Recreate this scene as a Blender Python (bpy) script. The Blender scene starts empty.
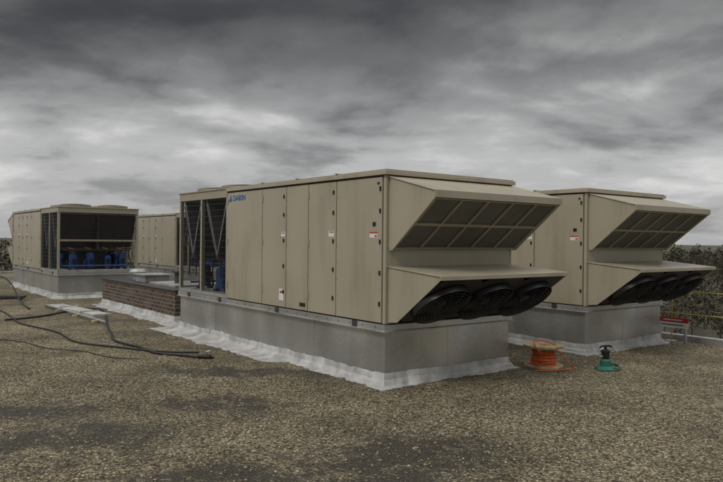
import bpy, bmesh, math, random
import numpy as np
from mathutils import Matrix, Vector, noise
random.seed(7); rng=np.random.default_rng(7)
S=bpy.context.scene
R=math.radians

# ---------------------------------------------------------------- materials
def mat(name, col, rough=0.6, metal=0.0, var=0.0, vscale=3.0, bump=0.0, bscale=40, dirt=None, dirtscale=1.5, spec=0.5):
    m=bpy.data.materials.new(name); m.use_nodes=True
    nt=m.node_tree; N=nt.nodes; L=nt.links
    b=N['Principled BSDF']; b.inputs['Base Color'].default_value=(*col,1)
    b.inputs['Roughness'].default_value=rough; b.inputs['Metallic'].default_value=metal
    b.inputs['Specular IOR Level'].default_value=spec
    tc=N.new('ShaderNodeTexCoord')
    src=None
    if var>0:
        n=N.new('ShaderNodeTexNoise'); n.inputs['Scale'].default_value=vscale; n.inputs['Detail'].default_value=4
        L.new(tc.outputs['Object'],n.inputs['Vector'])
        r=N.new('ShaderNodeValToRGB')
        r.color_ramp.elements[0].position=.3; r.color_ramp.elements[1].position=.7
        r.color_ramp.elements[0].color=(*[c*(1-var) for c in col],1)
        r.color_ramp.elements[1].color=(*[min(1,c*(1+var)) for c in col],1)
        L.new(n.outputs['Fac'],r.inputs['Fac']); src=r.outputs['Color']
    if dirt:
        mp=N.new('ShaderNodeMapping'); mp.inputs['Scale'].default_value=(dirtscale*3,dirtscale*3,dirtscale*.6)
        n=N.new('ShaderNodeTexNoise'); n.inputs['Scale'].default_value=1; n.inputs['Detail'].default_value=6; n.inputs['Roughness'].default_value=.65
        L.new(tc.outputs['Object'],mp.inputs['Vector']); L.new(mp.outputs[0],n.inputs['Vector'])
        r=N.new('ShaderNodeValToRGB'); r.color_ramp.elements[0].position=.5; r.color_ramp.elements[1].position=.75
        r.color_ramp.elements[0].color=(0,0,0,1); r.color_ramp.elements[1].color=(.75,.75,.75,1)
        L.new(n.outputs['Fac'],r.inputs['Fac'])
        mx=N.new('ShaderNodeMixRGB'); mx.inputs[2].default_value=(*dirt,1)
        if src: L.new(src,mx.inputs[1])
        else: mx.inputs[1].default_value=(*col,1)
        L.new(r.outputs['Color'],mx.inputs[0]); src=mx.outputs[0]
    if src: L.new(src,b.inputs['Base Color'])
    if bump>0:
        n=N.new('ShaderNodeTexNoise'); n.inputs['Scale'].default_value=bscale; n.inputs['Detail'].default_value=2
        L.new(tc.outputs['Object'],n.inputs['Vector'])
        bp=N.new('ShaderNodeBump'); bp.inputs['Strength'].default_value=bump; bp.inputs['Distance'].default_value=.01
        L.new(n.outputs['Fac'],bp.inputs['Height']); L.new(bp.outputs[0],b.inputs['Normal'])
    return m

BEIGE=mat('beige_painted_steel',(.40,.36,.268),.34,var=.07,vscale=1.2,dirt=(.29,.252,.18),dirtscale=1.0,bump=.14,bscale=3.0)
BEIGE_D=mat('beige_shadow_gap',(.05,.043,.033),.6)
FRAME=mat('beige_frame',(.35,.31,.228),.42,var=.06)
DARK=mat('dark_coil',(.03,.029,.027),.5,var=.3,vscale=8)
BLACK=mat('black_plastic',(.012,.012,.013),.38)
BLACKM=mat('black_wire',(.03,.03,.03),.32)
BLUE=mat('blue_compressor',(.012,.05,.18),.4,var=.2)
WHITE=mat('white_label',(.75,.75,.72),.5)
RED=mat('red_label',(.5,.03,.025),.5)
BLUEL=mat('blue_lettering',(.01,.12,.42),.4)
COPPER=mat('copper_pipe',(.45,.2,.11),.4,metal=.8)
WOOD=mat('reel_wood',(.46,.33,.18),.75,var=.35,vscale=14,bump=.3,dirt=(.2,.13,.07),dirtscale=4)
ORANGE=mat('orange_cable',(.58,.12,.03),.5,var=.15,vscale=30)
GREEN=mat('green_paint',(.012,.13,.08),.45,var=.15)
YELLOW=mat('yellow_rail_paint',(.40,.32,.06),.5,var=.2,vscale=6)
RUBBER=mat('black_rubber',(.018,.018,.018),.5,var=.2)
LEADG=mat('grey_sheet_metal',(.40,.40,.385),.45,metal=.4,var=.15,dirt=(.16,.15,.13))
DGREY=mat('dark_grey_panel',(.05,.05,.05),.5,var=.2)
CONC=mat('wall_concrete',(.30,.27,.22),.85,var=.15,bump=.3)

# galvanised steel: fine spangle, long soft vertical sheen variation, slight oil-canning
def galv():
    m=bpy.data.materials.new('galvanised_steel'); m.use_nodes=True; nt=m.node_tree; N=nt.nodes; L=nt.links
    b=N['Principled BSDF']; tc=N.new('ShaderNodeTexCoord')
    v=N.new('ShaderNodeTexVoronoi'); v.inputs['Scale'].default_value=42
    L.new(tc.outputs['Object'],v.inputs['Vector'])
    bw=N.new('ShaderNodeRGBToBW'); L.new(v.outputs['Color'],bw.inputs[0])
    n=N.new('ShaderNodeTexNoise'); n.inputs['Scale'].default_value=1.0; n.inputs['Detail'].default_value=2; n.inputs['Roughness'].default_value=.45
    mp=N.new('ShaderNodeMapping'); mp.inputs['Scale'].default_value=(1.7,1.7,.5); L.new(tc.outputs['Object'],mp.inputs[0]); L.new(mp.outputs[0],n.inputs['Vector'])
    a=N.new('ShaderNodeMath'); a.operation='MULTIPLY_ADD'; a.inputs[1].default_value=.16
    L.new(bw.outputs[0],a.inputs[0]); L.new(n.outputs['Fac'],a.inputs[2])
    r=N.new('ShaderNodeValToRGB'); e=r.color_ramp.elements
    e[0].position=.40; e[0].color=(.40,.402,.39,1); e[1].position=.80; e[1].color=(.70,.705,.69,1)
    x=e.new(.60); x.color=(.53,.532,.52,1)
    L.new(a.outputs[0],r.inputs['Fac']); L.new(r.outputs[0],b.inputs['Base Color'])
    b.inputs['Metallic'].default_value=.68
    rr=N.new('ShaderNodeMapRange'); rr.inputs[1].default_value=.4; rr.inputs[2].default_value=.85; rr.inputs[3].default_value=.36; rr.inputs[4].default_value=.17
    L.new(a.outputs[0],rr.inputs[0]); L.new(rr.outputs[0],b.inputs['Roughness'])
    n3=N.new('ShaderNodeTexNoise'); n3.inputs['Scale'].default_value=1.2; n3.inputs['Detail'].default_value=0; L.new(tc.outputs['Object'],n3.inputs['Vector'])
    bp=N.new('ShaderNodeBump'); bp.inputs['Strength'].default_value=.9; bp.inputs['Distance'].default_value=.07; L.new(n3.outputs['Fac'],bp.inputs['Height']); L.new(bp.outputs[0],b.inputs['Normal'])
    return m
GALV=galv()
FLASH=mat('silver_coated_flashing',(.46,.46,.44),.5,var=.30,vscale=4,dirt=(.13,.12,.10),dirtscale=1.8,bump=1.0,bscale=8)

def mesh_pat(name, col, back, scale):
    m=bpy.data.materials.new(name); m.use_nodes=True; nt=m.node_tree; N=nt.nodes; L=nt.links
    b=N['Principled BSDF']; tc=N.new('ShaderNodeTexCoord')
    w=N.new('ShaderNodeTexWave'); w.bands_direction='X'; w.inputs['Scale'].default_value=scale
    L.new(tc.outputs['Object'],w.inputs['Vector'])
    n=N.new('ShaderNodeTexNoise'); n.inputs['Scale'].default_value=4; L.new(tc.outputs['Object'],n.inputs['Vector'])
    mm=N.new('ShaderNodeMath'); mm.operation='MULTIPLY'; L.new(w.outputs['Fac'],mm.inputs[0]); L.new(n.outputs['Fac'],mm.inputs[1])
    mx=N.new('ShaderNodeMixRGB'); mx.inputs[1].default_value=(*back,1); mx.inputs[2].default_value=(*col,1)
    L.new(mm.outputs[0],mx.inputs[0]); L.new(mx.outputs[0],b.inputs['Base Color']); b.inputs['Roughness'].default_value=.6
    return m
FILTER=mesh_pat('filter_mesh',(.20,.19,.165),(.08,.076,.068),25)
COIL=mesh_pat('coil_fins',(.09,.085,.08),(.02,.02,.02),20)

# ---------------------------------------------------------------- mesh builder
class MB:
    def __init__(s): s.v=[]; s.f=[]; s.m=[]; s.mats=[]; s.M=Matrix.Identity(4)
    def mi(s,m):
        if m not in s.mats: s.mats.append(m)
        return s.mats.index(m)
    def add(s,vs,fs,m):
        o=len(s.v); s.v+= [tuple(s.M@Vector(p)) for p in vs]
        k=s.mi(m)
        for f in fs: s.f.append([i+o for i in f]); s.m.append(k)
    def box(s,x0,x1,y0,y1,z0,z1,m):
        s.add([(x0,y0,z0),(x1,y0,z0),(x1,y1,z0),(x0,y1,z0),(x0,y0,z1),(x1,y0,z1),(x1,y1,z1),(x0,y1,z1)],
              [(0,3,2,1),(4,5,6,7),(0,1,5,4),(1,2,6,5),(2,3,7,6),(3,0,4,7)],m)
    def prism(s,prof,x0,x1,m):   # prof: (y,z) list
        n=len(prof)
        vs=[(x0,y,z) for y,z in prof]+[(x1,y,z) for y,z in prof]
        fs=[tuple(range(n))[::-1],tuple(range(n,2*n))]+[(i,(i+1)%n,n+(i+1)%n,n+i) for i in range(n)]
        s.add(vs,fs,m)
    def tube(s,pts,r,m,closed=False,n=6):
        pts=[Vector(p) for p in pts]; K=len(pts); vs=[]; fs=[]
        for i,p in enumerate(pts):
            a=pts[(i-1)%K] if (closed or i>0) else p; b=pts[(i+1)%K] if (closed or i<K-1) else p
            t=(b-a).normalized() if (b-a).length>1e-9 else Vector((0,0,1))
            up=Vector((0,0,1)) if abs(t.z)<.9 else Vector((1,0,0))
            e=t.cross(up).normalized(); g=t.cross(e)
            rr=r[i] if isinstance(r,(list,tuple)) else r
            for k in range(n):
                q=2*math.pi*k/n; vs.append(p+e*math.cos(q)*rr+g*math.sin(q)*rr)
        for i in range(K if closed else K-1):
            j=(i+1)%K
            for k in range(n): fs.append((i*n+k,i*n+(k+1)%n,j*n+(k+1)%n,j*n+k))
        if not closed:
            fs.append(tuple(range(n))[::-1]); fs.append(tuple(range((K-1)*n,K*n)))
        s.add(vs,fs,m)
    def lathe(s,prof,c,m,n=24):   # prof (r,z), axis z
        vs=[];fs=[]
        for r,z in prof:
            for k in range(n):
                q=2*math.pi*k/n; vs.append((c[0]+r*math.cos(q),c[1]+r*math.sin(q),c[2]+z))
        for i in range(len(prof)-1):
            for k in range(n): fs.append((i*n+k,i*n+(k+1)%n,(i+1)*n+(k+1)%n,(i+1)*n+k))
        s.add(vs,fs,m)
    def ring(s,c,r,tr,m,n=28,k=5,z=0):
        s.tube([(c[0]+r*math.cos(2*math.pi*i/n),c[1]+r*math.sin(2*math.pi*i/n),c[2]) for i in range(n)],tr,m,closed=True,n=k)
    def obj(s,name,parent=None,bevel=0,smooth=False):
        me=bpy.data.meshes.new(name); me.from_pydata(s.v,[],s.f)
        for m in s.mats: me.materials.append(m)
        me.polygons.foreach_set('material_index',s.m)
        me.update()
        bm=bmesh.new(); bm.from_mesh(me); bmesh.ops.recalc_face_normals(bm,faces=bm.faces); bm.to_mesh(me); bm.free()
        if smooth:
            me.polygons.foreach_set('use_smooth',[True]*len(me.polygons))
            me.set_sharp_from_angle(angle=R(35))
        o=bpy.data.objects.new(name,me); S.collection.objects.link(o)
        if parent: o.parent=parent
        if bevel:
            b=o.modifiers.new('bevel','BEVEL'); b.width=bevel; b.segments=2; b.limit_method='ANGLE'; b.angle_limit=R(35)
        return o
def empty(name,loc,rz=0):
    e=bpy.data.objects.new(name,None); S.collection.objects.link(e); e.location=loc; e.rotation_euler=(0,0,rz); e.empty_display_size=.3
    return e

# ---------------------------------------------------------------- layout frame
A=R(37.4)
K=Vector((.27,7.6,0)); VV=Vector((math.cos(A),math.sin(A),0)); UU=Vector((-math.sin(A),math.cos(A),0))
def P(v,u,z=0): return K+VV*v+UU*u+Vector((0,0,z))
W,L,LC=2.12,5.82,3.906
Z0,Z1=.70,2.43

def flashing(parent,x0,x1,y0,y1,name='base_flashing',h=.13,toe=.11,seed=0,extra=None,m=None):
    mb=MB(); pts=[]
    def seg(a,b,n):
        for i in range(n): t=i/n; pts.append((a[0]+(b[0]-a[0])*t,a[1]+(b[1]-a[1])*t))
    n1=max(4,int((x1-x0)/.04)); n2=max(4,int((y1-y0)/.04))
    seg((x0,y0),(x1,y0),n1); seg((x1,y0),(x1,y1),n2); seg((x1,y1),(x0,y1),n1); seg((x0,y1),(x0,y0),n2)
    rows=[(.006,h+.012),(.012,h),(.02,h*.55),(.045,.05),(.5,.018),(1.0,.010),(1.08,-.01)]
    vs=[];n=len(pts)
    for ri,(off,z) in enumerate(rows):
        for (x,y) in pts:
            nz=noise.noise(Vector((x*1.3+seed*9,y*1.3,ri*.05)))+.7*noise.noise(Vector((x*5,y*5+seed,3)))+.7*noise.noise(Vector((x*14,y*14+seed,3)))
            o=off
            if off>=.5:
                o=max(.05,(toe*(1+.6*nz))*off)
                if extra: o+=extra(x,y)*min(1,off)
            dx=dy=0
            if abs(x-x0)<1e-6: dx=-o
            if abs(x-x1)<1e-6: dx=o
            if abs(y-y0)<1e-6: dy=-o
            if abs(y-y1)<1e-6: dy=o
            zz=z+(.018*nz if ri in(0,1,2) else (.008*nz if ri in(3,4) else 0))
            vs.append((x+dx,y+dy,zz))
    fs=[(i*n+k,i*n+(k+1)%n,(i+1)*n+(k+1)%n,(i+1)*n+k) for i in range(len(rows)-1) for k in range(n)]
    mb.add(vs,fs,m or FLASH)
    return mb.obj(name,parent,smooth=True)

def fan_mesh(mb,r,dome=.06,depth=.14):
    mb.lathe([(r*.97,-depth),(r,-.02),(r*1.04,0),(r*1.07,.014),(r*1.07,-.05)],(0,0,0),BLACK,32)
    mb.lathe([(0.001,-depth+.01),(r*.97,-depth)],(0,0,0),BLACK,32)
    mb.lathe([(0.001,.0),(r*.2,-.005),(r*.22,-.03),(r*.22,-.1)],(0,0,-.02),BLACKM,16)
    for k in range(5):
        a=2*math.pi*k/5
        top=[];bot=[]
        for j in range(6):
            rr=r*(.2+.72*j/5); sw=.18*j/5
            w=.42-.10*j/5
            top.append((rr*math.cos(a+sw-w),rr*math.sin(a+sw-w),-.035)); bot.append((rr*math.cos(a+sw+w*.7),rr*math.sin(a+sw+w*.7),-.10))
        mb.add(top+bot,[(j,j+1,7+j,6+j) for j in range(5)],DARK)
    for i in range(9):
        q=.2+.83*i/8; zz=dome*(1-(q/1.03)**2)+.006
        n=32
        mb.tube([(r*q*math.cos(2*math.pi*t/n),r*q*math.sin(2*math.pi*t/n),zz) for t in range(n)],.0035,BLACKM,closed=True,n=4)
    for k in range(10):
        a=2*math.pi*k/10
        mb.tube([(r*q*math.cos(a),r*q*math.sin(a),dome*(1-(q/1.03)**2)+.002) for q in (.12,.4,.7,.9,1.03)],.005,BLACKM,n=4)

SEAMS=[.05,.94,1.57,2.12,2.786,3.906]
def unit(origin,rz,idx,letter=False):
    E=empty('rooftop_hvac_unit',origin,rz)
    mb=MB()
    mb.box(.02,W-.02,.02,L-.02,0,Z0-.085,GALV)
    for y in (1.45,2.9,4.35):
        mb.box(.012,W-.012,y,y+.03,.1,Z0-.085,GALV)
    mb.box(1.0,1.03,.012,.02,.1,Z0-.085,GALV)
    mb.box(-.012,W+.012,-.012,L+.012,Z0-.082,Z0-.004,GALV)
    mb.box(-.035,W+.035,-.035,L+.035,Z0-.088,Z0-.074,LEADG)
    for i in range(24):
        y=.15+i*.24
        mb.box(-.018,-.012,y,y+.014,Z0-.045,Z0-.031,DGREY)
    for y in (.5,2.3,4.1,5.3):      # lifting lugs on the base rail
        for x in (-.012,W+.012):
            s_=-1 if x<0 else 1
            mb.box(min(x,x+s_*.012),max(x,x+s_*.012),y,y+.09,Z0-.072,Z0+.0,DGREY)
    mb.obj('roof_curb',E,bevel=.003)
    ex=None
    if idx==0:
        ex=lambda x,y: (.26*max(0,min(1,(y-1.9)/.35)) if (x<.031 and y>1.9) else (.26 if (y>L-.1) else 0))
    flashing(E,.02,W-.02,.02,L-.02,seed=idx,extra=ex)
    mb=MB()
    mb.box(.015,W-.015,.015,LC,Z0,Z1-.05,BEIGE_D); mb.obj('cabinet_core',E)
    mb=MB(); g=.007
    for side in (0,1):
        xa,xb=(-.004,.03) if side==0 else (W-.03,W+.004)
        for a,b in zip(SEAMS[:-1],SEAMS[1:]):
            mb.box(xa-(.010 if side==0 else 0),xb+(.010 if side else 0),a+g,b-g,Z0+.012,Z1-.075,BEIGE)
        mb.box(xa,xb,-.004,.05-g,Z0+.004,Z1-.056,BEIGE)
    mb.box(.032,W-.032,-.002,.03,1.56,Z1-.06,BEIGE); mb.box(.032,W-.032,-.002,.03,1.345,1.55,BEIGE); mb.box(.032,W-.032,-.002,.03,Z0+.004,1.335,BEIGE)
    mb.obj('door_panels',E,bevel=.006)
    mb=MB()
    mb.box(-.035,W+.035,-.035,LC+.02,Z1-.052,Z1-.004,BEIGE)
    mb.box(-.015,W+.015,-.015,LC,Z1-.003,Z1+.012,FRAME)
    for y in (.94,1.85,2.786):
        mb.box(-.04,W+.04,y-.015,y+.015,Z1+.013,Z1+.024,FRAME)
    mb.obj('roof_cap',E,bevel=.004)
    mb=MB()
    for xs in (0,1):
        X=(-.014,-.026) if xs==0 else (W+.014,W+.026)
        x0,x1=min(X),max(X)
        for y in (.07,.985,2.165):
            for z in (.9,1.25,1.6,1.95,2.2):
                mb.box(x0,x1,y,y+.022,z,z+.05,BLACK)
        for y in (1.545,2.755,3.86):
            for z in (.88,1.56,2.18):
                mb.box(x0,x1,y,y+.02,z,z+.08,FRAME)
        mb.box(x0,x1,.10,.13,2.28,2.3,BLACK)
        for y0_,y1_ in zip(SEAMS[:-1],SEAMS[1:]):
            for z in np.arange(Z0+.06,Z1-.1,.2):
                xq=(-.0165,-.014) if xs==0 else (W+.014,W+.0165)
                mb.box(xq[0],xq[1],y1_-.03,y1_-.022,z,z+.008,DGREY)
    mb.obj('latches_and_hinges',E)
    mb=MB()
    def lab(y,z,w,h,m,dx=0):
        mb.box(-.0165-dx,-.0145,y,y+w,z,z+h,m)
        mb.box(W+.0145,W+.0165+dx,y,y+w,z,z+h,m)
    lab(.13,1.67,.14,.06,WHITE); lab(.14,1.68,.04,.022,RED,.001); lab(.13,1.72,.14,.016,RED,.001)
    lab(.98,1.68,.12,.07,WHITE); lab(.99,1.73,.09,.014,RED,.001)
    lab(2.14,1.68,.11,.06,WHITE); lab(2.15,1.72,.09,.012,RED,.001)
    lab(2.17,.80,.12,.16,WHITE); lab(2.19,.9,.08,.03,RED,.001); lab(.16,1.80,.06,.05,BLACK); lab(1.62,.76,.14,.05,BLACK)
    mb.obj('warning_labels',E)
    if letter:
        c=bpy.data.curves.new('lettering','FONT'); c.body='DAIKIN'; c.size=.12; c.extrude=.002
        o=bpy.data.objects.new('lettering',c); S.collection.objects.link(o); o.data.materials.append(BLUEL); o.parent=E
        o.matrix_local=Matrix(((0,0,-1,-.017),(-1,0,0,3.70),(0,1,0,2.225),(0,0,0,1)))
        mb=MB(); mb.add([(-.0165,3.85,2.215),(-.0165,3.73,2.215),(-.0165,3.78,2.32)],[(0,1,2)],BLUEL); mb.obj('lettering_mark',E)
    UO,UZ=.75,2.165
    mb=MB(); x0,x1=.04,W+.02
    mb.prism([(0,2.365),(-UO,UZ+.012),(-UO,UZ),(0,2.352)],x0-.012,x1+.012,BEIGE)
    mb.prism([(-UO-.001,UZ+.014),(-UO-.014,UZ+.010),(-UO-.014,UZ-.07),(-UO-.001,UZ-.07)],x0-.012,x1+.012,BEIGE)
    for xa in (x0,x1-.012):
        mb.prism([(-.003,2.351),(-UO,UZ-.001),(-UO,UZ-.07),(-.06,1.53),(-.003,1.53)],xa,xa+.012,BEIGE)
    mb.obj('intake_hood',E,bevel=.003)
    p0=Vector((0,-UO+.01,UZ-.075)); p1=Vector((0,-.055,1.545)); d=(p1-p0); ln=d.length; d.normalize()
    nrm=Vector((0,d.z,-d.y)); 
    if nrm.z>0: nrm=-nrm
    M=Matrix(((1,d.x,nrm.x,0),(0,d.y,nrm.y,p0.y),(0,d.z,nrm.z,p0.z),(0,0,0,1)))
    mb=MB(); mb.M=M
    mb.box(x0+.014,x1-.014,0,ln,-.03,-.02,FILTER)
    mb.obj('intake_filters',E)
    mb=MB(); mb.M=M
    cols=5; wcol=(x1-x0-.028)/cols
    for i in range(cols+1):
        xx=x0+.014+i*wcol; ww=.03 if i in(0,cols) else .013
        mb.box(max(x0+.013,xx-ww),min(x1-.013,xx+ww),0,ln,-.018,.002,FRAME)
    for f in (0,.5,1):
        yy=f*ln; mb.box(x0+.016,x1-.016,max(0,yy-.016),min(ln,yy+.016),-.017,.004,FRAME)
    mb.obj('intake_filter_frame',E,bevel=.002)
    mb=MB(); mb.M=M
    for i in range(1,60):
        xx=x0+.014+i*(x1-x0-.028)/60; mb.box(xx-.001,xx+.001,.01,ln-.01,-.0195,-.0185,LEADG)
    mb.obj('filter_wire_guard',E)
    # lower exhaust hood
    LO,LZ=.84,1.27
    mb=MB()
    mb.prism([(0,1.352),(-LO,LZ+.012),(-LO,LZ),(0,1.340)],x0-.012,x1+.012,BEIGE)
    mb.prism([(-LO-.001,LZ+.014),(-LO-.014,LZ+.010),(-LO-.014,LZ-.035),(-LO-.001,LZ-.035)],x0-.012,x1+.012,BEIGE)
    for xa in (x0,x1-.012):
        mb.prism([(-.003,1.339),(-LO,LZ-.001),(-LO,LZ-.035),(-.16,.735),(-.003,.72)],xa,xa+.012,BEIGE)
    mb.box(x0+.013,x1-.013,-.16,-.003,.722,.735,DARK)
    mb.obj('exhaust_hood',E,bevel=.003)
    p0=Vector((0,-LO+.01,LZ-.04)); p1=Vector((0,-.16,.74)); d=(p1-p0); ln=d.length; d.normalize()
    nrm=Vector((0,d.z,-d.y))
    if nrm.z>0: nrm=-nrm
    cx=[.385,1.085,1.785]
    Mx=lambda x: Matrix(((1,d.x,nrm.x,x),(0,d.y,nrm.y,p0.y+d.y*ln/2),(0,d.z,nrm.z,p0.z+d.z*ln/2),(0,0,0,1)))
    mb=MB(); mb.M=Mx(0)
    n=32; xs=[x0+.014,(cx[0]+cx[1])/2,(cx[1]+cx[2])/2,x1-.014]
    for i,c in enumerate(cx):
        vs=[];
        for k in range(n):
            a=2*math.pi*k/n; ca,sa=math.cos(a),math.sin(a)
            vs.append((c+.325*ca,.325*sa,0))
        for k in range(n):
            a=2*math.pi*k/n; ca,sa=math.cos(a),math.sin(a)
            tx=((xs[i+1]-c)/ca if ca>0 else (xs[i]-c)/ca) if abs(ca)>1e-6 else 1e9
            ty=(ln/2)/abs(sa) if abs(sa)>1e-6 else 1e9
            t=min(tx,ty); vs.append((c+t*ca,t*sa,0))
        mb.add(vs,[(k,(k+1)%n,n+(k+1)%n,n+k) for k in range(n)],DARK)
    mb.obj('fan_deck',E)
    for c in cx:
        mb=MB(); mb.M=Mx(c)@Matrix.Translation((0,.02,.06))
        fan_mesh(mb,.322,dome=.07,depth=.16); mb.obj('exhaust_fan',E,smooth=True)
    # condenser section
    mb=MB()
    for x in (-.005,W-.055):
        for y in (LC+.002,4.87,L-.06):
            mb.box(x,x+.06,y,y+.058,Z0,Z1-.14,FRAME)
    mb.box(-.006,W+.006,LC+.022,L+.004,Z1-.139,Z1-.012,FRAME)
    mb.box(-.02,W+.02,LC+.024,L+.02,Z1-.011,Z1+.012,FRAME)
    mb.box(0,W,LC+.01,L-.002,Z0,Z0+.055,LEADG)
    mb.box(.055,W-.055,L-.045,L-.01,1.52,1.57,FRAME)
    mb.box(.02,W-.02,LC+.003,LC+.012,Z0+.06,Z1-.15,DGREY)
    mb.box(W/2-.02,W/2+.02,LC+.08,L-.12,1.3,Z1-.15,DGREY)
    mb.obj('condenser_frame',E,bevel=.004)
    mb=MB()
    ys=[(LC+.10,LC+.46),(4.82,LC+.50),(4.98,5.32),(5.72,5.36)]
    for a,b in ys:
        s=.045 if b>a else -.045
        mb.prism([(a,2.27),(a+s,2.27),(b+s,1.36),(b,1.36)],.06,W-.06,COIL)
        mb.prism([(a-.005,2.285),(a+s+.005,2.285),(a+s+.005,2.25),(a-.005,2.25)],.06,W-.06,LEADG)
        for x in (.045,W-.058):
            mb.prism([(a,2.28),(a+s,2.28),(b+s,1.35),(b,1.35)],x,x+.013,LEADG)
            mb.tube([(x,a+s*.5,2.2),(x-.0,b-s*2,1.5),(x,b-s*3,1.0)],.012,BLACK,n=5)
    for y in (LC+.48,5.34):
        mb.box(.05,W-.05,y-.07,y+.07,1.31,1.345,DGREY)
    mb.obj('condenser_coils',E)
    mb=MB()
    for k,(x,y) in enumerate([(.35,5.5),(.75,5.5),(1.2,5.5),(1.65,5.5),(.32,4.35),(.32,4.75),(1.75,4.35),(1.75,4.75)]):
        hh=(.36,.30,.38,.33)[k%4]
        mb.lathe([(.001,0),(.11,0),(.115,.03),(.105,.06),(.105,hh),(.09,hh+.04),(.04,hh+.06),(.001,hh+.065)],(x,y,Z0+.09),BLUE,18)
        mb.box(x-.06,x+.06,y-.15,y-.104,Z0+.22,Z0+.36,BLUE if k%2 else BLACK)
        mb.box(x-.05,x+.05,y+.104,y+.14,Z0+.22,Z0+.34,BLACK)
        mb.tube([(x,y,Z0+.48),(x,y,Z0+.62),(x+.12,y-.05,Z0+.64),(x+.14,y-.2,Z0+.64)],.014,COPPER,n=6)
        mb.tube([(x+.1,y+.06,Z0+.3),(x+.19,y+.1,Z0+.3),(x+.2,y+.1,Z0+.08)],.02,BLUE if k%2==0 else BLACK,n=6)
        for q in (0,1):
            mb.box(x-.14+q*.2,x-.06+q*.2,y-.05,y+.05,Z0+.056,Z0+.09,BLACK)
    mb.tube([(.15,5.62,Z0+.58),(1.95,5.62,Z0+.58)],.025,BLACK)
    mb.tube([(.15,5.66,Z0+.16),(1.95,5.66,Z0+.16)],.02,BLUE)
    mb.box(.7,1.5,4.05,5.2,Z0+.06,1.25,DGREY)
    mb.obj('compressors',E,smooth=True)
    mb=MB()
    for x in (-.002,W+.002):
        for i in range(46):
            y=LC+.07+i*.04
            if y<L-.03: mb.box(x-.002,x+.002,y,y+.005,Z0+.06,Z1-.14,BLACKM)
        for z in np.arange(.9,2.25,.1): mb.box(x-.003,x+.003,LC+.04,L-.03,z,z+.005,BLACKM)
    for i in range(50):
        x=.07+i*.04
        if x<W-.05: mb.box(x,x+.005,L-.004,L,1.57,Z1-.14,BLACKM)
    for z in np.arange(1.6,2.25,.08): mb.box(.05,W-.05,L-.005,L-.001,z,z+.005,BLACKM)
    mb.obj('coil_guard',E)
    mb=MB()
    for x in (.56,1.56):
        for y in (4.38,5.32):
            mb.M=Matrix.Translation((x,y,Z1+.07))
            mb.lathe([(.40,-.058),(.40,0),(.415,.004),(.415,-.02)],(0,0,0),FRAME,28)
            for i in range(7):
                q=.1+.3*i/6; mb.ring((0,0,.03*(1-(q/.4)**2)+.01),q,.004,BLACKM,24,4)
            for k in range(8):
                a=k*math.pi/4; mb.tube([(.02*math.cos(a),.02*math.sin(a),.04),(.4*math.cos(a),.4*math.sin(a),.006)],.005,BLACKM,n=4)
            mb.lathe([(.001,-.05),(.3,-.05)],(0,0,0),BLACK,16)
    mb.obj('condenser_fans',E)
    return E

unit(tuple(P(0,0)),A,0,letter=True)
unit(tuple(P(3.85,0.05)),A,1)
unit(tuple(P(-.30+W,13.2+L)),A+math.pi,2)
unit(tuple(P(3.75+W,13.3+L)),A+math.pi,3)

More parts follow.
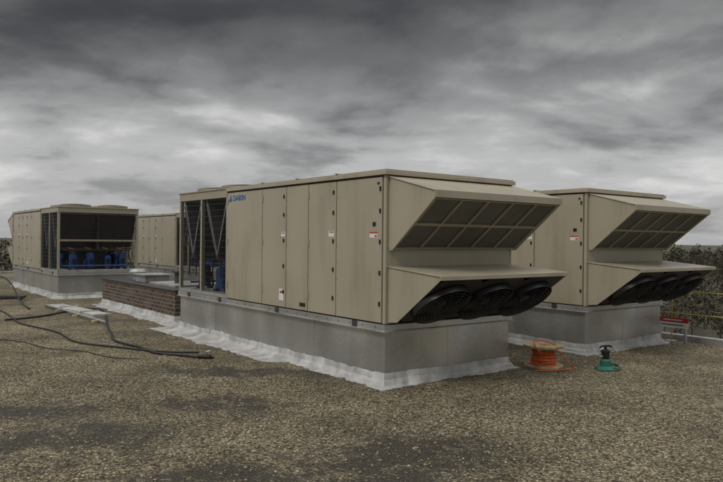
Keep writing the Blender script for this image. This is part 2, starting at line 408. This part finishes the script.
# ---------------------------------------------------------------- roof gravel
patches=[(-2.25,5.55,.60,.55),(-3.1,6.3,.50,.30),(.30,5.2,.65,.50),(.1,4.6,.6,.25),(-1.0,4.6,.60,.25),(-1.3,6.75,.5,.25),(-1.5,8.45,1.0,.25)]  # dark wet patches; last entry paints the shadow along the flashing into the gravel
def gravel():
    m=bpy.data.materials.new('pea_gravel'); m.use_nodes=True; nt=m.node_tree; N=nt.nodes; Lk=nt.links
    b=N['Principled BSDF']; g=N.new('ShaderNodeNewGeometry'); pos=g.outputs['Position']
    v=N.new('ShaderNodeTexVoronoi'); v.inputs['Scale'].default_value=52; v.inputs['Randomness'].default_value=1; Lk.new(pos,v.inputs['Vector'])
    bw=N.new('ShaderNodeSeparateColor'); Lk.new(v.outputs['Color'],bw.inputs[0])
    r=N.new('ShaderNodeValToRGB'); e=r.color_ramp.elements
    e[0].position=0; e[0].color=(.06,.048,.028,1); e[1].position=1; e[1].color=(.62,.56,.42,1)
    for p,c in ((.25,(.15,.12,.07)),(.5,(.26,.215,.13)),(.75,(.35,.30,.19)),(.92,(.44,.39,.27))):
        x=e.new(p); x.color=(*c,1)
    Lk.new(bw.outputs[0],r.inputs[0])
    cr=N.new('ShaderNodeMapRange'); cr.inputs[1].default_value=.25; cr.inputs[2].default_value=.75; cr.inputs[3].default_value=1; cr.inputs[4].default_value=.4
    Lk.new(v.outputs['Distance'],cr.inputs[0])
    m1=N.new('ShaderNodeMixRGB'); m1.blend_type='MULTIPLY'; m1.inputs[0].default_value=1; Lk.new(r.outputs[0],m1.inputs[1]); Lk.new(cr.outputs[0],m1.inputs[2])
    n=N.new('ShaderNodeTexNoise'); n.inputs['Scale'].default_value=.7; n.inputs['Detail'].default_value=8; n.inputs['Roughness'].default_value=.72; Lk.new(pos,n.inputs['Vector'])
    tr=N.new('ShaderNodeMapRange'); tr.inputs[1].default_value=.32; tr.inputs[2].default_value=.68; tr.inputs[3].default_value=.42; tr.inputs[4].default_value=1.45; Lk.new(n.outputs['Fac'],tr.inputs[0])
    m2=N.new('ShaderNodeMixRGB'); m2.blend_type='MULTIPLY'; m2.inputs[0].default_value=1; Lk.new(m1.outputs[0],m2.inputs[1]); Lk.new(tr.outputs[0],m2.inputs[2])
    nd=N.new('ShaderNodeTexNoise'); nd.inputs['Scale'].default_value=1.9; nd.inputs['Detail'].default_value=4; nd.inputs['Roughness'].default_value=.65; Lk.new(pos,nd.inputs['Vector'])
    s0=N.new('ShaderNodeVectorMath'); s0.operation='SUBTRACT'; s0.inputs[1].default_value=(.5,.5,.5); Lk.new(nd.outputs['Color'],s0.inputs[0])
    s1=N.new('ShaderNodeVectorMath'); s1.operation='MULTIPLY_ADD'; s1.inputs[1].default_value=(2.3,1.8,0); Lk.new(s0.outputs[0],s1.inputs[0]); Lk.new(pos,s1.inputs[2])
    wp=s1.outputs[0]
    acc=None
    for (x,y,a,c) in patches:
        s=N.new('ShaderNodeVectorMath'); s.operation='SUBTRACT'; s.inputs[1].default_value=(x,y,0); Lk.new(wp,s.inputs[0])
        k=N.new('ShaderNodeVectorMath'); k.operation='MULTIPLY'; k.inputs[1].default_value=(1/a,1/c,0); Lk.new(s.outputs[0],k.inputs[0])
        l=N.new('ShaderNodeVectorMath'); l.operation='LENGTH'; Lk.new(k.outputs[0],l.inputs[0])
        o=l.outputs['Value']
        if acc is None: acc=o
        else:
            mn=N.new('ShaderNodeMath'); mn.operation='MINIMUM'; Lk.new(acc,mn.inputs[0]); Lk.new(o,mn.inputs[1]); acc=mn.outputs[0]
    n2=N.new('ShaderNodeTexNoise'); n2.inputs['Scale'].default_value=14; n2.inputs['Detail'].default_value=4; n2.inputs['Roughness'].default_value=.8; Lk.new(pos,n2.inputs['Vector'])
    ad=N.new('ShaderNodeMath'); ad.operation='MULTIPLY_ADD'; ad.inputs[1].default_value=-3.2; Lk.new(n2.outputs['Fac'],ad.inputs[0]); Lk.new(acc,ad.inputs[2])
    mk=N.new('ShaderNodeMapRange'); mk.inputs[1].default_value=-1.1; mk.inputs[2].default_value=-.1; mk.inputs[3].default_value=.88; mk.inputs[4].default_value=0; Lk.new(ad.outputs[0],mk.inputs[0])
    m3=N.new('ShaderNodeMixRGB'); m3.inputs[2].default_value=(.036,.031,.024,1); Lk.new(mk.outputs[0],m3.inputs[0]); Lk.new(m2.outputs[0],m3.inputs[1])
    Lk.new(m3.outputs[0],b.inputs['Base Color'])
    rr=N.new('ShaderNodeMapRange'); rr.inputs[3].default_value=.85; rr.inputs[4].default_value=.5; Lk.new(mk.outputs[0],rr.inputs[0]); Lk.new(rr.outputs[0],b.inputs['Roughness'])
    b.inputs['Specular IOR Level'].default_value=.3
    bp=N.new('ShaderNodeBump'); bp.inputs['Strength'].default_value=1; bp.inputs['Distance'].default_value=.014; bp.invert=True
    Lk.new(v.outputs['Distance'],bp.inputs['Height']); Lk.new(bp.outputs[0],b.inputs['Normal'])
    return m
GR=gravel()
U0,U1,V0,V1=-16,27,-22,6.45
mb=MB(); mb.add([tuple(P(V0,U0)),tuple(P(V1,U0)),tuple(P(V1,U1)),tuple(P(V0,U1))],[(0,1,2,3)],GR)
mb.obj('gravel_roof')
B=empty('roof_building',tuple(K),A)
mb=MB(); mb.box(V0-.05,V1+.05,U0-.05,U1+.05,-10.2,-.02,CONC)
mb.obj('building_walls',B)
mb=MB()
for a in ((V1-.06,V1+.09,U0,U1),(V0-.09,V0+.06,U0,U1),(V0-.09,V1+.09,U1-.06,U1+.09),(V0-.09,V1+.09,U0-.09,U0+.06)):
    h=.10 if a[0]>5 or a[1]<V0+1 else .103
    mb.box(*a,-.25,h,LEADG)
mb.obj('roof_edge_coping',B,bevel=.01)

# loose stones
ico=bmesh.new(); bmesh.ops.create_icosphere(ico,subdivisions=1,radius=1); iv=np.array([v.co[:] for v in ico.verts]); ifc=np.array([[v.index for v in f.verts] for f in ico.faces]); ico.free()
NS=40000
r=rng.random(NS)
yy=3.6*(12/3.6)**(r); xx=(rng.random(NS)*2-1)*(.60*yy+.3)
keep=np.ones(NS,bool)
rel=np.stack([xx-K.x,yy-K.y],1); vv=rel@np.array(VV[:2]); uu=rel@np.array(UU[:2])
for (a,b_,c,d_) in ((-.2,W+.2,-.2,L+.3),(3.65,W+4.05,-.2,L+.3),(-.55,0,1.9,L+.5)):
    keep&=~((vv>a)&(vv<b_)&(uu>c)&(uu<d_))
keep&=vv<V1-.1
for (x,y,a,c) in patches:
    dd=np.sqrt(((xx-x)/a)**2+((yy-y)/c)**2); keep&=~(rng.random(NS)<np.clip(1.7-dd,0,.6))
xx=xx[keep];yy=yy[keep]
kp=np.array([noise.noise(Vector((a*.9,b*.9,4)))+.5*noise.noise(Vector((a*3,b*3,4)))+rng.random()*.8>.15 for a,b in zip(xx,yy)]); xx=xx[kp]; yy=yy[kp]; n=len(xx)
sz=(.0045+.007*rng.random(n)**2)
ang=rng.random(n)*6.283; sx=sz*(.8+.7*rng.random(n)); sy=sz*(.8+.4*rng.random(n)); szz=sz*(.5+.35*rng.random(n))
V=iv[None]*(1+.25*(rng.random((n,12,1))-.5))
X=V[:,:,0]*sx[:,None]; Y=V[:,:,1]*sy[:,None]; Z=V[:,:,2]*szz[:,None]
ca,sa=np.cos(ang)[:,None],np.sin(ang)[:,None]
co=np.stack([X*ca-Y*sa+xx[:,None],X*sa+Y*ca+yy[:,None],Z+(szz*.6)[:,None]],2).reshape(-1,3)
fc=(ifc[None]+ (np.arange(n)*12)[:,None,None]).reshape(-1,3)
me=bpy.data.meshes.new('loose_gravel'); me.vertices.add(len(co)); me.vertices.foreach_set('co',co.ravel())
me.loops.add(fc.size); me.loops.foreach_set('vertex_index',fc.ravel()); me.polygons.add(len(fc)); me.polygons.foreach_set('loop_start',np.arange(0,fc.size,3))
me.update(calc_edges=True); me.polygons.foreach_set('use_smooth',[True]*len(fc))
SM=bpy.data.materials.new('stone'); SM.use_nodes=True; N=SM.node_tree.nodes
g=N.new('ShaderNodeNewGeometry'); rp=N.new('ShaderNodeValToRGB'); e=rp.color_ramp.elements
e[0].color=(.07,.055,.035,1); e[1].color=(.55,.50,.38,1)
x=e.new(.5); x.color=(.23,.19,.115,1); x=e.new(.85); x.color=(.35,.30,.20,1)
SM.node_tree.links.new(g.outputs['Random Per Island'],rp.inputs[0]); SM.node_tree.links.new(rp.outputs[0],N['Principled BSDF'].inputs['Base Color']); N['Principled BSDF'].inputs['Roughness'].default_value=.75
me.materials.append(SM); o=bpy.data.objects.new('loose_gravel',me); S.collection.objects.link(o)

# ---------------------------------------------------------------- brick curb
def brickmat():
    m=bpy.data.materials.new('brick'); m.use_nodes=True; N=m.node_tree.nodes; Lk=m.node_tree.links; b=N['Principled BSDF']
    tc=N.new('ShaderNodeTexCoord'); sp=N.new('ShaderNodeSeparateXYZ'); Lk.new(tc.outputs['Object'],sp.inputs[0])
    ad=N.new('ShaderNodeMath'); ad.operation='ADD'; Lk.new(sp.outputs[0],ad.inputs[0]); Lk.new(sp.outputs[1],ad.inputs[1])
    cb=N.new('ShaderNodeCombineXYZ'); Lk.new(ad.outputs[0],cb.inputs[0]); Lk.new(sp.outputs[2],cb.inputs[1])
    t=N.new('ShaderNodeTexBrick'); Lk.new(cb.outputs[0],t.inputs[0]); t.inputs['Scale'].default_value=1
    t.inputs['Brick Width'].default_value=.21; t.inputs['Row Height'].default_value=.075; t.inputs['Mortar Size'].default_value=.007
    t.inputs['Color1'].default_value=(.05,.033,.025,1); t.inputs['Color2'].default_value=(.12,.085,.062,1); t.inputs['Mortar'].default_value=(.24,.215,.175,1)
    Lk.new(t.outputs[0],b.inputs['Base Color']); b.inputs['Roughness'].default_value=.85
    bp=N.new('ShaderNodeBump'); bp.invert=True; bp.inputs['Strength'].default_value=.6; bp.inputs['Distance'].default_value=.008; Lk.new(t.outputs['Fac'],bp.inputs['Height']); Lk.new(bp.outputs[0],b.inputs['Normal'])
    return m
BR=brickmat()
E=empty('brick_roof_shaft',tuple(P(.22,6.55)),A)
mb=MB(); mb.box(0,1.7,0,4.5,0,.62,BR); mb.obj('brick_walls',E)
mb=MB(); mb.box(-.03,1.73,-.03,4.53,.622,.65,DGREY); mb.box(.2,1.5,.5,1.9,.652,.70,LEADG)
mb.box(.25,.8,2.3,2.9,.652,.80,LEADG); mb.box(.2,.85,2.25,2.95,.802,.83,LEADG)
mb.lathe([(.001,.25),(.16,.25),(.2,.19),(.2,.16),(.11,.15),(.11,0)],(.5,3.5,.651),LEADG,16)
mb.lathe([(.001,.30),(.10,.30),(.13,.25),(.13,.22),(.07,.21),(.07,0)],(.55,1.2,.70),DGREY,16)
mb.obj('metal_cap',E,bevel=.005)
flashing(E,0,1.7,0,4.5,seed=5,h=.14,toe=.20)
E=empty('sheet_metal_duct',tuple(P(-.75,8.4)),A+R(6))
mb=MB(); mb.box(0,.35,0,2.6,.004,.07,FLASH); mb.box(-.02,.37,.6,.66,.004,.09,LEADG); mb.box(-.02,.37,1.8,1.86,.004,.09,LEADG); mb.obj('duct_body',E,bevel=.006)
E=empty('roof_pipe',tuple(P(-.9,7.1)),A+R(2))
mb=MB(); mb.tube([(0,0,.06),(0,3.8,.06),(0,3.95,.06),(0,4.0,.02)],.022,LEADG,n=8)
for y in (.4,1.6,2.8): mb.box(-.1,.1,y,y+.1,.002,.045,WOOD)
mb.obj('pipe_run',E)

# ---------------------------------------------------------------- hoses
def curve(name,pts,r,m,seg=8,jit=0):
    c=bpy.data.curves.new(name,'CURVE'); c.dimensions='3D'; c.bevel_depth=r; c.bevel_resolution=3; c.resolution_u=seg
    s=c.splines.new('NURBS'); s.points.add(len(pts)-1)
    for p,q in zip(s.points,pts): p.co=(*q,1)
    s.use_endpoint_u=True; s.order_u=4; c.materials.append(m)
    o=bpy.data.objects.new(name,c); S.collection.objects.link(o); return o
def gz(l,z=.02): return [(a,b,z) for a,b in l]
curve('black_hose',gz([(-6.9,13.2),(-6.37,13.7),(-6.5,15.3),(-5.9,15.6),(-5.3,14.2),(-4.6,12.3),(-4.14,11.4),(-3.9,10.6),(-3.2,10.1),(-2.9,9.5),(-2.5,9.5),(-2.18,9.25),(-2.0,9.3)]),.019,RUBBER)
curve('black_hose',gz([(-9.0,15.9),(-8.24,15.4),(-6.9,13.6),(-6.4,12.6),(-5.0,11.6),(-4.5,10.4),(-3.5,10.1),(-2.9,9.65),(-2.3,9.7)]),.014,RUBBER)
curve('extension_cord',gz([(-8.6,14.2),(-7.6,14.0),(-6.8,12.1),(-6.6,11.0),(-5.2,10.7),(-4.6,9.8),(-3.9,9.9),(-3.4,9.1),(-3.0,9.2)],.01),.006,RUBBER)
coil=[]
for i in range(32):
    a=i*.42; rr=.36+.07*math.sin(i*.9); coil.append((-9.1+rr*math.cos(a)+.004*i,17.4+rr*math.sin(a),.02+.003*i))
curve('hose_coil',coil,.015,RUBBER)
curve('arched_hose',[(-9.9,17.5,.03),(-9.7,17.5,.5),(-9.3,17.4,.7),(-8.9,17.3,.5),(-8.6,17.1,.1),(-8.2,16.4,.03),(-7.4,15.2,.03)],.018,RUBBER)
E=empty('hose_coupling',(-2.1,9.28,0),R(-10))
mb=MB(); mb.tube([(-.12,0,.03),(-.05,0,.03),(-.04,0,.03),(.06,0,.03)],[.025,.025,.033,.033],BLACK,n=10); mb.tube([(0,0,.04),(0,0,.1),(.06,0,.11)],.012,LEADG); mb.obj('coupling_body',E)

# ---------------------------------------------------------------- cable reel
E=empty('cable_reel',(2.41,8.95,0),.4)
mb=MB()
def disc(z0,z1,r):
    mb.lathe([(.03,z0),(r-.004,z0),(r,z0+.004),(r,z1-.004),(r-.004,z1),(.03,z1),(.03,z0)],(0,0,0),WOOD,36)
disc(.005,.035,.25); disc(.262,.292,.26)
mb.lathe([(.11,.03),(.11,.265)],(0,0,0),WOOD,24)
for k in range(4):
    a=k*math.pi/2+.3; mb.lathe([(.001,.30),(.009,.30),(.009,.29)],(.07*math.cos(a),.07*math.sin(a),0),LEADG,8)
mb.obj('wooden_flanges',E)
mb=MB(); 
for lay,(r,nn) in enumerate(((.125,8),(.14,7),(.158,5))):
    for i in range(nn):
        zz=.05+i*.024+(.012 if lay%2 else 0)
        mb.tube([( (r+.005*math.sin(3*q+i))*math.cos(q),(r+.005*math.sin(3*q+i))*math.sin(q),zz+.008*math.sin(q+i*2)) for q in np.linspace(0,2*math.pi,26)[:-1]],.0115,ORANGE,closed=True,n=6)
mb.obj('orange_cable',E,smooth=True)
for pts in ([(.15,0,.22),(.25,-.08,.20),(.30,-.1,.05),(.36,-.16,.012),(.40,-.05,.012),(.3,-.30,.012),(.1,-.32,.012),(-.15,-.30,.012),(-.3,-.22,.012)],
            [(-.1,-.12,.18),(-.2,-.2,.22),(-.27,-.1,.33),(-.1,.02,.38),(.03,0,.33),(.1,-.12,.305)]):
    o=curve('cable_end',pts,.008,ORANGE); o.parent=E
# ---------------------------------------------------------------- small green pump
E=empty('transfer_pump',(3.17,8.8,0),.3)
mb=MB()
mb.lathe([(.001,0),(.11,0),(.115,.012),(.10,.03),(.075,.05),(.07,.12),(.05,.14),(.001,.145)],(0,0,0),GREEN,24)
mb.lathe([(.045,.135),(.05,.15),(.05,.22),(.062,.225),(.062,.245),(.03,.26),(.001,.265)],(0,0,0),BLACK,20)
mb.tube([(-.09,0,.285),(-.06,0,.305),(.06,0,.305),(.09,0,.29)],.013,BLACK,n=8)
mb.tube([(0,0,.25),(0,0,.30)],.018,BLACK,n=8)
mb.tube([(.05,0,.07),(.14,-.02,.07),(.16,-.02,.05)],.022,GREEN,n=8)
mb.tube([(-.05,0,.17),(-.10,.01,.18),(-.12,.01,.20)],.016,LEADG,n=8)
for k in range(3):
    a=k*2.09; mb.tube([(.08*math.cos(a),.08*math.sin(a),.03),(.14*math.cos(a),.14*math.sin(a),.008)],.01,GREEN,n=6)
mb.obj('pump_body',E,smooth=True)
o=curve('pump_hose',[(.16,-.02,.05),(.22,-.04,.014),(.15,-.14,.012),(-.05,-.14,.012),(-.16,-.05,.012)],.009,GREEN); o.parent=E

# ---------------------------------------------------------------- guard rail + sign
E=empty('guard_rail',tuple(P(6.2,-4)),A)
mb=MB()
for y in (0,2.0,4.0,5.0):
    mb.tube([(0,y,.02),(0,y,.85)],.011,YELLOW,n=8); mb.box(-.10,.06,y-.08,y+.08,.003,.025,LEADG)
for z in (.85,.48): mb.tube([(0,-.02,z),(0,5.02,z)],.009,YELLOW,n=8)
mb.obj('rail_tubes',E)
E=empty('hazard_sign',tuple(P(6.15,-.30)),A)
mb=MB(); mb.box(0,.012,0,.52,.24,.33,WHITE); mb.box(-.001,.013,0,.52,.332,.41,RED); mb.box(-.003,-.0012,.10,.42,.362,.380,WHITE); mb.box(-.003,-.001,.08,.46,.28,.295,BLACK)
mb.box(-.02,.03,.03,.06,.003,.24,LEADG); mb.box(-.02,.03,.46,.49,.003,.24,LEADG)
mb.obj('sign_panel',E)

# ---------------------------------------------------------------- terrain & trees
TG=mat('terrain_grass',(.075,.07,.040),.9,var=.45,vscale=.02,dirt=(.10,.08,.05),dirtscale=.01)
mb=MB(); nn=48
vs=[(0,0,-10)]
for rr in (60,150,400,1000,4000):
    for k in range(nn): a=2*math.pi*k/nn; vs.append((rr*math.cos(a),rr*math.sin(a),-10))
fs=[(0,1+k,1+(k+1)%nn) for k in range(nn)]
for i in range(4):
    for k in range(nn): fs.append((1+i*nn+k,1+(i+1)*nn+k,1+(i+1)*nn+(k+1)%nn,1+i*nn+(k+1)%nn))
mb.add(vs,fs,TG); mb.obj('terrain')
LEAF=bpy.data.materials.new('spring_foliage'); LEAF.use_nodes=True; N=LEAF.node_tree.nodes
g=N.new('ShaderNodeNewGeometry'); n_=N.new('ShaderNodeTexNoise'); n_.inputs['Scale'].default_value=.06; n_.inputs['Detail'].default_value=3; LEAF.node_tree.links.new(g.outputs['Position'],n_.inputs['Vector'])
mx=N.new('ShaderNodeMath'); mx.operation='MULTIPLY_ADD'; mx.inputs[1].default_value=.25; LEAF.node_tree.links.new(g.outputs['Random Per Island'],mx.inputs[0]); LEAF.node_tree.links.new(n_.outputs['Fac'],mx.inputs[2])
rp=N.new('ShaderNodeValToRGB'); e=rp.color_ramp.elements; e[0].position=.42; e[1].position=.9
e[0].color=(.022,.024,.014,1); e[1].color=(.12,.098,.068,1); x=e.new(.60); x.color=(.05,.047,.028,1); x=e.new(.75); x.color=(.085,.07,.048,1)
LEAF.node_tree.links.new(mx.outputs[0],rp.inputs[0]); LEAF.node_tree.links.new(rp.outputs[0],N['Principled BSDF'].inputs['Base Color']); N['Principled BSDF'].inputs['Roughness'].default_value=.9
BARK=mat('bark',(.055,.046,.037),.9)
tb=MB(); LV=[];
def tree(x,y,h,nl,ls,low=0):
    zb=-10.1
    tb.tube([(x,y,zb),(x+.1,y,zb+h*.4),(x+.2,y+.1,zb+h*.85)],[.016*h,.011*h,.004*h],BARK,n=4)
    cl=[]
    for k in range(8):
        a=rng.random()*6.28; hh=h*(.12+.62*rng.random()); q=h*(.14+.16*rng.random()); top=(x+q*math.cos(a),y+q*math.sin(a),zb+hh+h*.12)
        tb.tube([(x+.05,y,zb+hh*.8),top],[.007*h,.003*h],BARK,n=3); cl.append(top)
    cl.append((x,y,zb+h*.88))
    C=np.array(cl)[rng.integers(0,len(cl),nl)]
    p=C+rng.normal(size=(nl,3))*h*np.array([.10,.10,.085])
    a=rng.normal(size=(nl,3)); b=rng.normal(size=(nl,3)); a/=np.linalg.norm(a,axis=1)[:,None]; b/=np.linalg.norm(b,axis=1)[:,None]
    s=ls*(.5+rng.random((nl,1)))
    LV.append(np.stack([p-a*s,p+b*s*.8,p+a*s*.5-b*s*.25],1).reshape(-1,3))
for i in range(230):
    d=75*(320/75)**rng.random(); r_=.38+.5*rng.random()
    h=(4.5+2.5*rng.random()) if d<130 else (7.0+3.2*rng.random())
    tree(r_*d,d,h,190,.22*(.6+d/120))
for i in range(380):
    a=rng.random()*6.283; d=230+ 330*rng.random()
    tree(d*math.cos(a),d*math.sin(a),7.5+3.0*rng.random(),80,1.0)
for i in range(50):
    d=110*(220/110)**rng.random(); r_=-.75+.5*rng.random()
    tree(r_*d,d,8+3*rng.random(),160,.5)
lv=np.concatenate(LV); nf=len(lv)//3
T=empty('distant_trees',(0,0,0))
tb.obj('trunks_and_limbs',T)
me=bpy.data.meshes.new('foliage'); me.vertices.add(len(lv)); me.vertices.foreach_set('co',lv.ravel()); me.loops.add(nf*3); me.loops.foreach_set('vertex_index',np.arange(nf*3)); me.polygons.add(nf); me.polygons.foreach_set('loop_start',np.arange(0,nf*3,3)); me.update(calc_edges=True)
me.materials.append(LEAF); o=bpy.data.objects.new('foliage',me); S.collection.objects.link(o); o.parent=T

# ---------------------------------------------------------------- world
SUN_EL,SUN_AZ=48,222   # azimuth clockwise from +Y
w=bpy.data.worlds.new('World'); S.world=w; w.use_nodes=True; N=w.node_tree.nodes; Lk=w.node_tree.links
bg=N['Background']; bg.inputs['Strength'].default_value=.1
sky=N.new('ShaderNodeTexSky'); sky.sky_type='NISHITA'; sky.sun_disc=False; sky.sun_elevation=R(SUN_EL); sky.sun_rotation=R(SUN_AZ)
tc=N.new('ShaderNodeTexCoord'); sp=N.new('ShaderNodeSeparateXYZ'); Lk.new(tc.outputs['Generated'],sp.inputs[0])
def M(op,a,b=None,c=None):
    n=N.new('ShaderNodeMath'); n.operation=op
    for i,v in enumerate((a,b,c)):
        if v is None: continue
        if isinstance(v,(int,float)): n.inputs[i].default_value=v
        else: Lk.new(v,n.inputs[i])
    return n.outputs[0]
z=M('MAXIMUM',sp.outputs[2],0.0); zz=M('ADD',z,.24)
cb=N.new('ShaderNodeCombineXYZ'); Lk.new(M('DIVIDE',sp.outputs[0],zz),cb.inputs[0]); Lk.new(M('DIVIDE',sp.outputs[1],zz),cb.inputs[1])
def cn(scale,det,rough,dist,off,sc=(1,1,1)):
    mp=N.new('ShaderNodeMapping'); mp.inputs['Location'].default_value=off; mp.inputs['Scale'].default_value=sc; Lk.new(cb.outputs[0],mp.inputs[0])
    n=N.new('ShaderNodeTexNoise'); n.inputs['Scale'].default_value=scale; n.inputs['Detail'].default_value=det; n.inputs['Roughness'].default_value=rough; n.inputs['Distortion'].default_value=dist
    Lk.new(mp.outputs[0],n.inputs['Vector']); return n.outputs['Fac']
n1=cn(1.5,7,.52,.25,(5.1,.4,0),(.85,1.1,1)); n2=cn(5.0,7,.55,.2,(8,2,1),(.9,1.1,1))
nn_=M('ADD',M('MULTIPLY',n1,.74),M('MULTIPLY',n2,.26))
r1=N.new('ShaderNodeValToRGB'); e=r1.color_ramp.elements; r1.color_ramp.interpolation='EASE'
e[0].position=.36; e[0].color=(.52,.52,.53,1); e[1].position=.66; e[1].color=(1.38,1.38,1.37,1); x=e.new(.5); x.color=(.88,.88,.885,1)
Lk.new(nn_,r1.inputs[0])
zs=M('ADD',z,M('MULTIPLY',M('SUBTRACT',n1,.5),-.24))
r2=N.new('ShaderNodeValToRGB'); e=r2.color_ramp.elements
e[0].position=0; e[0].color=(.47,.475,.48,1); e[1].position=1; e[1].color=(1.1,1.1,1.1,1)
for p,c in ((.06,.52),(.12,.55),(.18,.38),(.25,.18),(.33,.095),(.40,.12),(.52,.6),(.7,1.1)): x=e.new(p); x.color=(c,c*1.0,c*1.0,1)
Lk.new(zs,r2.inputs[0])
mm=N.new('ShaderNodeMixRGB'); mm.blend_type='MULTIPLY'; mm.inputs[0].default_value=1; Lk.new(r1.outputs[0],mm.inputs[1]); Lk.new(r2.outputs[0],mm.inputs[2])
m10=N.new('ShaderNodeMixRGB'); m10.blend_type='MULTIPLY'; m10.inputs[0].default_value=1; m10.inputs[2].default_value=(10,10,9.85,1); Lk.new(mm.outputs[0],m10.inputs[1])
mix=N.new('ShaderNodeMixRGB'); mix.inputs[0].default_value=.96; Lk.new(sky.outputs[0],mix.inputs[1]); Lk.new(m10.outputs[0],mix.inputs[2])
Lk.new(mix.outputs[0],bg.inputs['Color'])
sl=bpy.data.lights.new('sun','SUN'); sl.energy=1.1; sl.angle=R(18); sl.color=(1,.96,.9); so=bpy.data.objects.new('sun',sl); S.collection.objects.link(so)
az=R(SUN_AZ); el=R(SUN_EL); dv=Vector((math.sin(az)*math.cos(el),math.cos(az)*math.cos(el),math.sin(el)))
so.rotation_euler=dv.to_track_quat('Z','Y').to_euler()

# ---------------------------------------------------------------- camera
cam=bpy.data.cameras.new('camera'); cam.lens=33.9; cam.sensor_width=36; cam.clip_end=6000; cam.clip_start=.05
co=bpy.data.objects.new('camera',cam); S.collection.objects.link(co)
co.matrix_world=Matrix.Translation((0,0,1.65))@Matrix.Rotation(R(90-.13),4,'X')@Matrix.Rotation(R(.6),4,'Z')
S.camera=co
S.view_settings.view_transform='Standard'; S.view_settings.look='None'; S.view_settings.exposure=0
